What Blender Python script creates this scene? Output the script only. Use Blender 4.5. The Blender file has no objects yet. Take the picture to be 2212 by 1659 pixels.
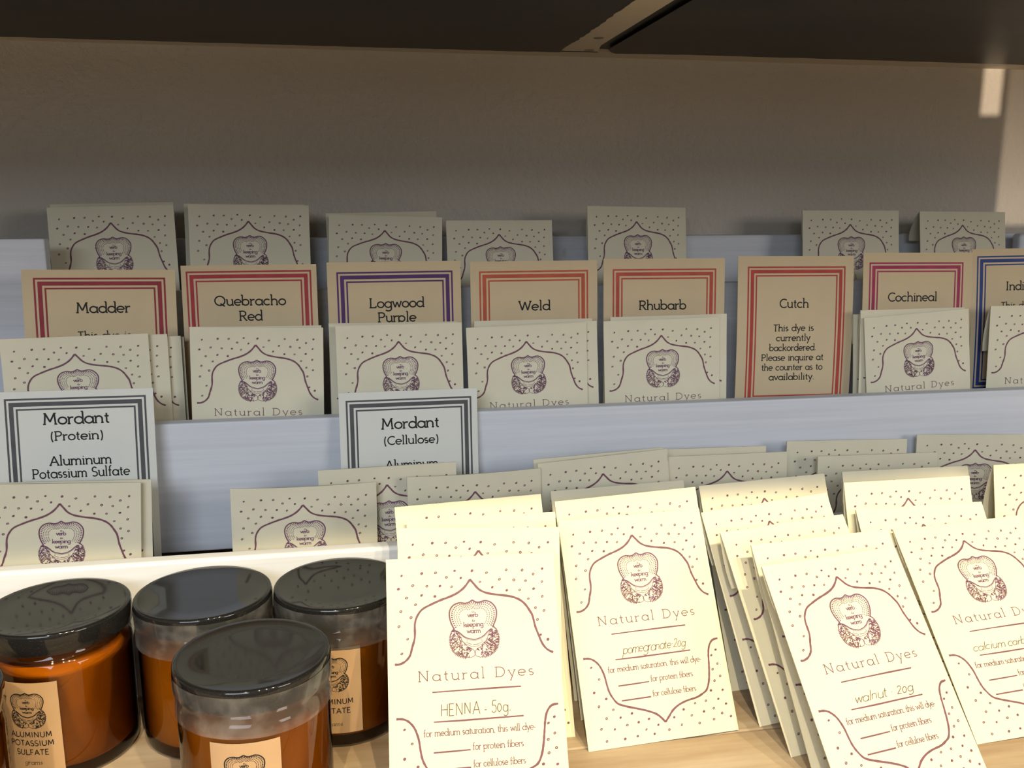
import bpy, bmesh, math, random
from mathutils import Matrix, Vector
random.seed(7)
R = math.radians
SC = bpy.context.scene
COL = SC.collection

# ------------------------------------------------------------------ camera
cam_d = bpy.data.cameras.new('camera')
cam = bpy.data.objects.new('camera', cam_d); COL.objects.link(cam)
cam_d.sensor_fit = 'HORIZONTAL'; cam_d.sensor_width = 36.0
cam_d.lens = 36.0 * 1950.0 / 2212.0
cam_d.clip_start = 0.01; cam_d.clip_end = 50
cam.location = (0, 0, .366)
cam.rotation_euler = (R(90 - 11.31), 0, R(-10.2))
SC.camera = cam

# ------------------------------------------------------------------ light
SC.view_settings.view_transform = 'Standard'
SC.view_settings.look = 'None'
SC.view_settings.gamma = 1
SC.view_settings.use_curve_mapping = False
SC.view_settings.exposure = 0.0

world = bpy.data.worlds.new('room_air'); SC.world = world
world.use_nodes = True
bg = world.node_tree.nodes['Background']
bg.inputs[0].default_value = (.85, .80, .74, 1); bg.inputs[1].default_value = .26

def aim(o, target):
    d = Vector(target) - o.location
    o.rotation_euler = d.to_track_quat('-Z', 'Y').to_euler()

def area(name, loc, target, sx, sy, power, col):
    l = bpy.data.lights.new(name, 'AREA'); l.shape = 'RECTANGLE'; l.size = sx; l.size_y = sy
    l.energy = power; l.color = col
    o = bpy.data.objects.new(name, l); COL.objects.link(o); o.location = loc; aim(o, target); return o

def spot(name, loc, target, power, col, size, rad=.02, blend=.6):
    l = bpy.data.lights.new(name, 'SPOT'); l.energy = power; l.color = col
    l.spot_size = R(size); l.spot_blend = blend; l.shadow_soft_size = rad
    o = bpy.data.objects.new(name, l); COL.objects.link(o); o.location = loc; aim(o, target); return o

# cool daylight from the shop windows in front of the display
area('window_daylight', (-.9, -2.2, 1.38), (.2, .75, .15), 1.6, 1.0, 46, (.80, .88, 1.0))
area('window_daylight_right', (2.6, -1.9, 1.0), (.6, .9, .30), 1.1, .9, 30, (1.0, .93, .86))
# warm track lights above and in front of the shelf
for i, (x, e) in enumerate(((-.25, 17), (.30, 20), (.62, 14), (.95, 15))):
    spot('track_spotlight', (x, -.86 - .02 * i, 1.64), (.16, .56, .05), e * 4.6, (1.0, .825, .51), 62, .018)
# low warm sun beam that passes an added slotted mask and lands on the wall at the right
spot('low_sun_beam', (1.30, -2.6, .36), (.85, .985, .44), 420, (1.0, .80, .60), 15, .003, .2)
# ------------------------------------------------------------------ materials
def mat(name, col=(.8, .8, .8), rough=.6, spec=.5):
    m = bpy.data.materials.new(name); m.use_nodes = True
    b = m.node_tree.nodes['Principled BSDF']
    b.inputs['Base Color'].default_value = (*col, 1); b.inputs['Roughness'].default_value = rough
    b.inputs['Specular IOR Level'].default_value = spec
    return m, m.node_tree, b

def tex(nt, scale, detail=4, stretch=(1, 1, 1), coord='Object', rough=.5):
    tc = nt.nodes.new('ShaderNodeTexCoord'); mp = nt.nodes.new('ShaderNodeMapping')
    mp.inputs['Scale'].default_value = stretch
    n = nt.nodes.new('ShaderNodeTexNoise'); n.inputs['Scale'].default_value = scale
    n.inputs['Detail'].default_value = detail; n.inputs['Roughness'].default_value = rough
    nt.links.new(tc.outputs[coord], mp.inputs[0]); nt.links.new(mp.outputs[0], n.inputs['Vector'])
    return n

def ramp(nt, src, stops):
    r = nt.nodes.new('ShaderNodeValToRGB')
    while len(r.color_ramp.elements) < len(stops): r.color_ramp.elements.new(.5)
    for e, (p, c) in zip(r.color_ramp.elements, stops):
        e.position = p; e.color = (*c, 1) if len(c) == 3 else c
    nt.links.new(src, r.inputs[0]); return r

def bump(nt, b, src, strength, dist):
    n = nt.nodes.new('ShaderNodeBump'); n.inputs['Strength'].default_value = strength
    n.inputs['Distance'].default_value = dist
    nt.links.new(src, n.inputs['Height']); nt.links.new(n.outputs[0], b.inputs['Normal'])

def mixc(nt, a, b2, f):
    m = nt.nodes.new('ShaderNodeMix'); m.data_type = 'RGBA'; m.blend_type = 'MULTIPLY'
    m.inputs[0].default_value = f
    nt.links.new(a, m.inputs[6]); nt.links.new(b2, m.inputs[7]); return m.outputs[2]

def paper(name, c, var=.05, rough=.75):
    m, nt, b = mat(name, c, rough, .25)
    n = tex(nt, 26, 5); k = [max(0, x * (1 - var)) for x in c]
    r = ramp(nt, n.outputs[0], [(.3, k), (.7, c)]); nt.links.new(r.outputs[0], b.inputs['Base Color'])
    f = tex(nt, 1400, 2); bump(nt, b, f.outputs[0], .15, .0002); return m

M = {}
M['paper'] = paper('cream_packet_paper', (.76, .715, .54))
M['buff'] = paper('buff_card_paper', (.655, .53, .335), .05)
M['pale'] = paper('pale_card_paper', (.76, .765, .70), .03)
M['kraft'] = paper('kraft_label_paper', (.52, .34, .19), .14)

def inkm(name, c1, c2, rough=.6, sc=60):
    m, nt, b = mat(name, c1, rough, .3)
    n = tex(nt, sc, 3); r = ramp(nt, n.outputs[0], [(.42, c1), (.6, c2)])
    nt.links.new(r.outputs[0], b.inputs['Base Color']); return m
M['ink'] = inkm('stamp_ink', (.165, .072, .088), (.18, .075, .11))
M['stamp'] = inkm('emblem_ink', (.17, .075, .15), (.17, .075, .105))
M['pen'] = inkm('pen_ink', (.13, .08, .05), (.15, .09, .06))
M['black'] = inkm('print_black', (.012, .011, .010), (.018, .016, .014))
BORD = {'madder': (.31, .035, .05), 'quebracho': (.42, .045, .055), 'logwood': (.10, .035, .16), 'weld': (.55, .11, .055),
        'rhubarb': (.52, .09, .06), 'cutch': (.48, .065, .05), 'cochineal': (.40, .035, .11), 'indigo': (.03, .06, .24),
        'mordantP': (.10, .10, .105), 'mordantC': (.10, .10, .105)}
for k, c in BORD.items():
    M['b_' + k] = inkm('border_ink_' + k.lower(), c, tuple(x * .86 for x in c))

def board_mat(name, c, var):
    m, nt, b = mat(name, c, .5, .35)
    n = tex(nt, 30, 6, (.12, 1, 5), rough=.65)
    c2 = tuple(x * (1 - var) for x in c)
    r = ramp(nt, n.outputs[0], [(.35, c2), (.62, c)])
    s = tex(nt, 42, 2, (1, 1, .8)); rs = ramp(nt, s.outputs[0], [(.76, (1, 1, 1)), (.80, (.86, .80, .66))])
    nt.links.new(mixc(nt, r.outputs[0], rs.outputs[0], .8), b.inputs['Base Color'])
    bump(nt, b, n.outputs[0], .25, .0006); return m
M['board'] = board_mat('whitewashed_board', (.71, .735, .785), .10)
M['white'] = board_mat('white_shelf_paint', (.62, .55, .44), .06)

m, nt, b = mat('stucco_wall', (.46, .41, .34), .85, .2)
n1 = tex(nt, 130, 4, rough=.6); n2 = tex(nt, 3.0, 2); r = ramp(nt, n2.outputs[0], [(.3, (.60, .55, .475)), (.7, (.66, .61, .53))])
nt.links.new(r.outputs[0], b.inputs['Base Color']); bump(nt, b, n1.outputs[0], .7, .0035); M['wall'] = m

m, nt, b = mat('black_shelf_paint', (.020, .017, .014), .42, .4)
n = tex(nt, 9, 5, (.4, 1, 1)); r = ramp(nt, n.outputs[0], [(.35, (.014, .012, .010)), (.7, (.030, .026, .021))])
nt.links.new(r.outputs[0], b.inputs['Base Color']); bump(nt, b, n.outputs[0], .3, .002); M['dark'] = m

m, nt, b = mat('pine_wood', (.5, .35, .2), .6, .3)
n = tex(nt, 22, 8, (.16, 1.6, 1), rough=.62); n2 = tex(nt, 6, 3, (.5, 1, 1))
r = ramp(nt, n.outputs[0], [(.32, (.36, .25, .155)), (.5, (.47, .36, .245)), (.66, (.58, .475, .35))])
r2 = ramp(nt, n2.outputs[0], [(.35, (.86, .80, .70)), (.65, (1, 1, 1))])
nt.links.new(mixc(nt, r.outputs[0], r2.outputs[0], .8), b.inputs['Base Color']); bump(nt, b, n.outputs[0], .35, .001); M['wood'] = m
m, nt, b = mat('floor_wood', (.22, .15, .09), .5, .4)
n = tex(nt, 6, 5, (.2, 2, 1)); r = ramp(nt, n.outputs[0], [(.3, (.15, .10, .06)), (.7, (.28, .19, .115))])
nt.links.new(r.outputs[0], b.inputs['Base Color']); M['floor'] = m

m, nt, b = mat('black_lid_plastic', (.012, .012, .012), .12, .5)
n = tex(nt, 1500, 2); r = ramp(nt, n.outputs[0], [(.62, (.012, .012, .012)), (.78, (.05, .048, .042))])
nt.links.new(r.outputs[0], b.inputs['Base Color'])
rr = tex(nt, 30, 3); q = nt.nodes.new('ShaderNodeMapRange'); q.inputs[3].default_value = .03; q.inputs[4].default_value = .10
nt.links.new(rr.outputs[0], q.inputs[0]); nt.links.new(q.outputs[0], b.inputs['Roughness']); M['lid'] = m
m, nt, b = mat('screw_metal', (.34, .30, .24), .45, .5); b.inputs['Metallic'].default_value = .7; M['metal'] = m

def glassy(name, thin, edge, gloss_rough, ior, haze=0.0):
    m = bpy.data.materials.new(name); m.use_nodes = True; nt = m.node_tree; nt.nodes.clear()
    out = nt.nodes.new('ShaderNodeOutputMaterial'); tr = nt.nodes.new('ShaderNodeBsdfTransparent')
    gl = nt.nodes.new('ShaderNodeBsdfGlossy'); gl.inputs['Roughness'].default_value = gloss_rough
    fr = nt.nodes.new('ShaderNodeFresnel'); fr.inputs['IOR'].default_value = ior
    lw = nt.nodes.new('ShaderNodeLayerWeight'); lw.inputs['Blend'].default_value = .35
    rp = ramp(nt, lw.outputs['Facing'], [(.25, thin), (.92, edge)])
    nt.links.new(rp.outputs[0], tr.inputs[0])
    mx = nt.nodes.new('ShaderNodeMixShader')
    nt.links.new(fr.outputs[0], mx.inputs[0]); nt.links.new(tr.outputs[0], mx.inputs[1]); nt.links.new(gl.outputs[0], mx.inputs[2])
    last = mx.outputs[0]
    if haze:
        df = nt.nodes.new('ShaderNodeBsdfDiffuse'); df.inputs[0].default_value = (.85, .83, .80, 1)
        m2 = nt.nodes.new('ShaderNodeMixShader')
        hz = tex(nt, 60, 4); hr = ramp(nt, hz.outputs[0], [(.45, (haze * .5,) * 3), (.7, (haze * 1.6,) * 3)])
        nt.links.new(hr.outputs[0], m2.inputs[0])
        nt.links.new(last, m2.inputs[1]); nt.links.new(df.outputs[0], m2.inputs[2]); last = m2.outputs[0]
    nt.links.new(last, out.inputs[0]); return m
M['amber'] = glassy('amber_glass', (.76, .41, .065), (.15, .06, .008), .03, 1.5)
M['film'] = glassy('clear_shrink_film', (.93, .92, .91), (.80, .78, .76), .08, 1.5, .085)
M['powder'] = paper('pale_powder', (.72, .62, .46), .25, .95)

# ------------------------------------------------------------------ mesh helpers
def new_obj(name, verts, faces, mats, parent=None, midx=None, smooth=False):
    me = bpy.data.meshes.new(name); me.from_pydata(verts, [], faces)
    for mm in mats: me.materials.append(mm)
    if midx: me.polygons.foreach_set('material_index', midx)
    if smooth: me.polygons.foreach_set('use_smooth', [True] * len(faces))
    me.update()
    o = bpy.data.objects.new(name, me); COL.objects.link(o)
    if parent: o.parent = parent
    return o

def empty(name, loc, label, cat, group=None):
    o = bpy.data.objects.new(name, None); COL.objects.link(o); o.location = loc; o.empty_display_size = .02
    o['label'] = label; o['category'] = cat
    if group: o['group'] = group
    return o

def tagd(o, label, cat, group=None):
    o['label'] = label; o['category'] = cat
    if group: o['group'] = group
    return o

def box(name, x0, x1, y0, y1, z0, z1, m, parent=None, bevel=.0012, origin=None):
    ox, oy, oz = origin or ((0, 0, 0) if parent else ((x0 + x1) / 2, (y0 + y1) / 2, z0))
    bm = bmesh.new(); bmesh.ops.create_cube(bm, size=1)
    for v in bm.verts:
        v.co = Vector(((x0 + x1) / 2 - ox + v.co.x * (x1 - x0), (y0 + y1) / 2 - oy + v.co.y * (y1 - y0), (z0 + z1) / 2 - oz + v.co.z * (z1 - z0)))
    if bevel: bmesh.ops.bevel(bm, geom=bm.edges[:], offset=bevel, segments=3, affect='EDGES', profile=.5)
    me = bpy.data.meshes.new(name); bm.to_mesh(me); bm.free(); me.materials.append(m)
    for p in me.polygons: p.use_smooth = len(p.vertices) == 4 and p.area < (bevel * 2) * max(x1 - x0, y1 - y0, z1 - z0)
    o = bpy.data.objects.new(name, me); COL.objects.link(o)
    if parent: o.parent = parent
    else: o.location = (ox, oy, oz)
    return o

def poly_slab(name, pts, z0, z1, m, parent=None):
    n = len(pts); v = [(x, y, z0) for x, y in pts] + [(x, y, z1) for x, y in pts]
    f = [tuple(range(n))[::-1], tuple(range(n, 2 * n))] + [(i, (i + 1) % n, n + (i + 1) % n, n + i) for i in range(n)]
    o = new_obj(name, v, f, [m], parent)
    bm = bmesh.new(); bm.from_mesh(o.data); bmesh.ops.recalc_face_normals(bm, faces=bm.faces[:]); bm.to_mesh(o.data); bm.free()
    return o

def lathe(name, prof, m, parent, seg=64, closed=False):
    v = []; f = []; n = len(prof)
    for i in range(seg):
        a = 2 * math.pi * i / seg
        for r, z in prof: v.append((r * math.cos(a), r * math.sin(a), z))
    for i in range(seg):
        j = (i + 1) % seg
        for k in range(n - (0 if closed else 1)):
            k2 = (k + 1) % n
            f.append((i * n + k, j * n + k, j * n + k2, i * n + k2))
    o = new_obj(name, v, f, [m], parent, smooth=True)
    bm = bmesh.new(); bm.from_mesh(o.data); bmesh.ops.remove_doubles(bm, verts=bm.verts[:], dist=1e-6)
    bmesh.ops.recalc_face_normals(bm, faces=bm.faces[:]); bm.to_mesh(o.data); bm.free()
    o.data.set_sharp_from_angle(angle=R(50))
    return o

# ------------------------------------------------------------------ flat print: strokes laid on a surface
class Ink:
    """Collects ribbons and dots in print coordinates (u across 0..1, v down, both in widths)."""
    def __init__(s): s.v = []; s.f = []; s.m = []
    def quad(s, ids, k): s.f.append(tuple(ids)); s.m.append(k)
    def stroke(s, pts, w, k=0, jit=0):
        if len(pts) < 2: return
        if len(pts) == 2:
            (x0, y0), (x1, y1) = pts; n = max(1, int(math.hypot(x1 - x0, y1 - y0) / .12))
            pts = [(x0 + (x1 - x0) * i / n, y0 + (y1 - y0) * i / n) for i in range(n + 1)]
        b = len(s.v); n = len(pts)
        for i, (x, y) in enumerate(pts):
            x0, y0 = pts[max(i - 1, 0)]; x1, y1 = pts[min(i + 1, n - 1)]
            dx, dy = x1 - x0, y1 - y0; L = math.hypot(dx, dy) or 1e-9
            ww = w * (1 + (random.uniform(-jit, jit) if jit else 0)) / 2
            nx, ny = -dy / L * ww, dx / L * ww
            s.v.append((x + nx, y + ny)); s.v.append((x - nx, y - ny))
        for i in range(n - 1): s.quad((b + 2 * i, b + 2 * i + 2, b + 2 * i + 3, b + 2 * i + 1), k)
    def dot(s, x, y, r, k=0, asp=1.0, rot=0.0, hole=0.0, n=8):
        b = len(s.v); c, q = math.cos(rot), math.sin(rot)
        if hole:
            for i in range(n):
                a = 2 * math.pi * i / n
                for rr in (r, r * hole):
                    p, t = rr * math.cos(a), rr * asp * math.sin(a); s.v.append((x + p * c - t * q, y + p * q + t * c))
            for i in range(n):
                j = (i + 1) % n; s.quad((b + 2 * i, b + 2 * j, b + 2 * j + 1, b + 2 * i + 1), k)
        else:
            for i in range(n):
                a = 2 * math.pi * i / n; p, t = r * math.cos(a), r * asp * math.sin(a)
                s.v.append((x + p * c - t * q, y + p * q + t * c))
            s.quad(range(b, b + n), k)
    def rect(s, x0, y0, x1, y1, k=0, nx=1, ny=1):
        for i in range(nx):
            for j in range(ny):
                b = len(s.v); xa = x0 + (x1 - x0) * i / nx; xb = x0 + (x1 - x0) * (i + 1) / nx
                ya = y0 + (y1 - y0) * j / ny; yb = y0 + (y1 - y0) * (j + 1) / ny
                s.v += [(xa, ya), (xb, ya), (xb, yb), (xa, yb)]; s.quad(range(b, b + 4), k)

def arc(cx, cy, rx, ry, a0, a1, n=12):
    n = max(4, int(abs(a1 - a0) / 360 * 22)) if n == 12 else n
    return [(cx + rx * math.cos(R(a0 + (a1 - a0) * i / n)), cy + ry * math.sin(R(a0 + (a1 - a0) * i / n))) for i in range(n + 1)]
def smooth(p, n=4):
    q = [p[0]] + list(p) + [p[-1]]; out = []
    for i in range(1, len(q) - 2):
        a, b_, c, d = q[i - 1], q[i], q[i + 1], q[i + 2]
        for k in range(n):
            t = k / n; out.append(tuple(.5 * (2 * b_[j] + (c[j] - a[j]) * t + (2 * a[j] - 5 * b_[j] + 4 * c[j] - d[j]) * t * t + (3 * b_[j] - a[j] - 3 * c[j] + d[j]) * t ** 3) for j in (0, 1)))
    return out + [p[-1]]
O = arc(.5, .5, .5, .5, 0, 360)
CP = 1.62; AS = 1.78
# glyph: (advance, strokes, slabs) in x-heights, y up from the baseline
G = {
 'a': (1.12, [O, [(1, 1), (1, 0)]], [(1.06, 0, .12)]),
 'b': (1.1, [[(.04, AS), (.04, 0)], O], [(-.04, AS, .13)]),
 'c': (.98, [arc(.5, .5, .5, .5, 45, 315)], []),
 'd': (1.12, [[(1, AS), (1, 0)], O], [(.92, AS, .13), (1.06, 0, .12)]),
 'e': (1.05, [[(.02, .5), (.98, .5)], arc(.5, .5, .5, .5, 0, 315)], []),
 'f': (.62, [arc(.52, AS - .33, .28, .33, 80, 180) + [(.24, 0)], [(0, 1), (.52, 1)]], [(.24, 0, .2)]),
 'g': (1.12, [O, [(1, 1), (1, -.25)] , arc(.52, -.25, .48, .38, 0, -150)], [(1.06, 1, .1)]),
 'h': (1.05, [[(.08, AS), (.08, 0)], arc(.48, .58, .4, .42, 180, 0) + [(.88, 0)]], [(0, AS, .13), (.08, 0, .17), (.88, 0, .17)]),
 'i': (.42, [[(.18, 1), (.18, 0)], [(.18, 1.36), (.18, 1.50)]], [(.1, 1, .13), (.18, 0, .18)]),
 'k': (1.0, [[(.08, AS), (.08, 0)], [(.8, 1), (.1, .42)], [(.32, .58), (.85, 0)]], [(0, AS, .13), (.08, 0, .17), (.78, 1, .15), (.86, 0, .15)]),
 'l': (.42, [[(.18, AS), (.18, 0)]], [(.1, AS, .13), (.18, 0, .18)]),
 'm': (1.6, [[(.08, 1), (.08, 0)], arc(.42, .64, .34, .36, 180, 0) + [(.76, 0)], arc(1.1, .64, .34, .36, 180, 0) + [(1.44, 0)]], [(0, 1, .12), (.08, 0, .16), (.76, 0, .16), (1.44, 0, .16)]),
 'n': (1.05, [[(.08, 1), (.08, 0)], arc(.48, .6, .4, .4, 180, 0) + [(.88, 0)]], [(0, 1, .12), (.08, 0, .17), (.88, 0, .17)]),
 'o': (1.05, [O], []),
 'p': (1.12, [[(.04, 1), (.04, -.72)], O], [(-.04, 1, .12), (.04, -.72, .18)]),
 'q': (1.12, [[(1, 1), (1, -.72)], O], [(1.04, 1, .1), (1, -.72, .18)]),
 'r': (.68, [[(.1, 1), (.1, 0)], arc(.5, .55, .4, .42, 180, 65)], [(.02, 1, .12), (.1, 0, .18)]),
 's': (.72, [arc(.32, .74, .27, .26, 40, 270) + arc(.32, .26, .30, .24, 80, -140)], []),
 't': (.62, [[(.25, 1.45), (.25, .2)] , arc(.47, .22, .22, .22, 180, 290), [(0, 1), (.52, 1)]], []),
 'u': (1.05, [[(.08, 1), (.08, .4)] + arc(.48, .4, .4, .4, 180, 360)[1:] , [(.88, 1), (.88, 0)]], [(.02, 1, .12), (.82, 1, .12), (.95, 0, .12)]),
 'v': (.95, [[(.04, 1), (.44, 0)], [(.44, 0), (.84, 1)]], [(.04, 1, .15), (.84, 1, .15)]),
 'w': (1.4, [[(.04, 1), (.36, 0)], [(.36, 0), (.68, .95)], [(.68, .95), (1.0, 0)], [(1.0, 0), (1.32, 1)]], [(.04, 1, .15), (1.32, 1, .15)]),
 'y': (.95, [[(.04, 1), (.46, .05)], [(.86, 1), (.3, -.62)], ], [(.04, 1, .15), (.86, 1, .15), (.26, -.64, .12)]),
 ',': (.35, [[(.16, .1), (.06, -.25)]], []),
 '.': (.35, [[(.13, 0), (.13, .14)]], []),
 '-': (.6, [[(.05, .5), (.45, .5)]], []),
 '~': (.5, [[(.2, .6), (.2, .75)]], []),
 '(': (.5, [arc(.62, .65, .52, 1.2, 125, 235)], []),
 ')': (.5, [arc(-.12, .65, .52, 1.2, 55, -55)], []),
 'A': (1.4, [[(.05, 0), (.68, CP)], [(.68, CP), (1.3, 0)], [(.28, .55), (1.08, .55)]], [(.08, 0, .18), (1.28, 0, .18)]),
 'C': (1.35, [arc(.8, .81, .75, .81, 48, 312)], [(1.3, 1.42, 0)]),
 'D': (1.4, [[(.15, 0), (.15, CP)], [(.15, CP), (.5, CP)] + arc(.5, .81, .78, .81, 90, -90)[1:] + [(.15, 0)]], [(.1, CP, .18), (.1, 0, .18)]),
 'E': (1.1, [[(.15, 0), (.15, CP)], [(0, CP), (.95, CP)], [(.15, .85), (.8, .85)], [(0, 0), (.98, 0)]], []),
 'F': (1.1, [[(.15, 0), (.15, CP)], [(0, CP), (.95, CP)], [(.15, .85), (.8, .85)]], [(.15, 0, .18)]),
 'H': (1.4, [[(.15, 0), (.15, CP)], [(1.2, 0), (1.2, CP)], [(.15, .85), (1.2, .85)]], []),
 'I': (.6, [[(.25, 0), (.25, CP)]], [(.25, CP, .2), (.25, 0, .2)]),
 'L': (1.15, [[(.2, CP), (.2, 0)], [(0, 0), (1.02, 0)], [(1.02, 0), (1.02, .3)]], [(.2, CP, .2)]),
 'M': (1.75, [[(.18, 0), (.3, CP)], [(.3, CP), (.85, .35)], [(.85, .35), (1.4, CP)], [(1.4, CP), (1.52, 0)]], [(.16, 0, .18), (1.54, 0, .18), (.24, CP, .14), (1.46, CP, .14)]),
 'N': (1.55, [[(.2, 0), (.2, CP)], [(.2, CP), (1.25, 0)], [(1.25, 0), (1.25, CP)]], [(.2, 0, .2), (.14, CP, .16), (1.25, CP, .2)]),
 'O': (1.7, [arc(.8, .81, .76, .81, 0, 360)], []),
 'P': (1.15, [[(.15, 0), (.15, CP)], [(.15, CP), (.6, CP)] + arc(.6, 1.2, .42, .42, 90, -90)[1:] + [(.15, .78)]], [(.1, CP, .16), (.15, 0, .22)]),
 'Q': (1.7, [arc(.8, .81, .76, .81, 0, 360), [(.85, .35), (1.5, -.15)]], []),
 'R': (1.25, [[(.15, 0), (.15, CP)], [(.15, CP), (.6, CP)] + arc(.6, 1.2, .42, .42, 90, -90)[1:] + [(.15, .78)], [(.55, .78), (1.08, 0)]], [(.1, CP, .16), (.15, 0, .2), (1.12, 0, .14)]),
 'S': (1.05, [arc(.48, 1.2, .40, .42, 35, 265) + arc(.48, .4, .44, .40, 80, -145)], []),
 'T': (1.2, [[(.55, 0), (.55, CP)], [(.0, CP), (1.1, CP)]], [(.55, 0, .22)]),
 'U': (1.4, [[(.15, CP), (.15, .55)] + arc(.68, .55, .53, .55, 180, 360)[1:] + [(1.21, CP)]], []),
 'W': (1.95, [[(.1, CP), (.55, 0)], [(.55, 0), (.98, CP - .1)], [(.98, CP - .1), (1.4, 0)], [(1.4, 0), (1.85, CP)]], [(.12, CP, .18), (1.83, CP, .18)]),
 '5': (1.0, [[(.85, CP), (.25, CP)], [(.25, CP), (.15, .95)], arc(.42, .5, .42, .5, 125, -150)], []),
 '0': (1.0, [arc(.42, .6, .38, .6, 0, 360)], []),
 '2': (1.0, [arc(.42, 1.1, .36, .42, 160, -20) + [(.05, .0)], [(.05, 0), (.9, 0)]], []),
 ' ': (.62, [], []),
}
def text_w(t, track): return sum(G[c][0] + track for c in t) - track
def text(ink, t, cx, base, width=None, xh=None, k=0, track=.12, serif=True, wgt=.17, slant=0, jit=0, left=False, rise=0.0):
    """centre the string on cx with its baseline at v=base; scale from the wanted width (in card widths)."""
    n = text_w(t, track)
    sx = (width / n) if width else xh
    sy = xh or sx
    x = cx if left else cx - n * sx / 2
    x0 = x
    for c in t:
        adv, st, sl = G[c]; yo = random.uniform(-jit, jit) if jit else 0; sc = 1 + (random.uniform(-jit, jit) if jit else 0)
        def tr(p): return (x + (p[0] + slant * p[1]) * sx * sc, base - (p[1] * sc + yo) * sy - rise * (x - x0))
        w = wgt * (sx + sy) / 2
        for s_ in st:
            ink.stroke([tr(p) for p in s_], w, k)
        if serif:
            for (px, py, hw) in sl:
                if hw: ink.stroke([tr((px - hw, py)), tr((px + hw, py))], w * .85, k)
        x += (adv + track) * sx

# ---- the emblem: scalloped bonnet over a wreath with a banner, words in the middle
CROWN = [(560,775),(510,680),(480,600),(458,500),(455,400),(485,305),(555,225),(650,182),(740,172),(830,190),(900,182),(960,158),(1015,125),(1070,158),(1130,180),(1200,176),(1300,152),(1400,165),(1480,212),(1545,285),(1582,370),(1585,470),(1560,590),(1510,700),(1470,775)]
LOBE = [(560,770),(500,830),(462,930),(450,1040),(470,1150),(510,1250),(580,1330),(680,1390),(800,1425),(900,1437),(990,1415),(1030,1370),(1035,1310),(1000,1275),(960,1235),(880,1200),(800,1130),(730,1040),(690,940),(650,860),(600,800)]
def inside(p, poly):
    x, y = p; c = False; j = len(poly) - 1
    for i in range(len(poly)):
        if (poly[i][1] > y) != (poly[j][1] > y) and x < (poly[j][0] - poly[i][0]) * (y - poly[i][1]) / (poly[j][1] - poly[i][1]) + poly[i][0]: c = not c
        j = i
    return c
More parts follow.
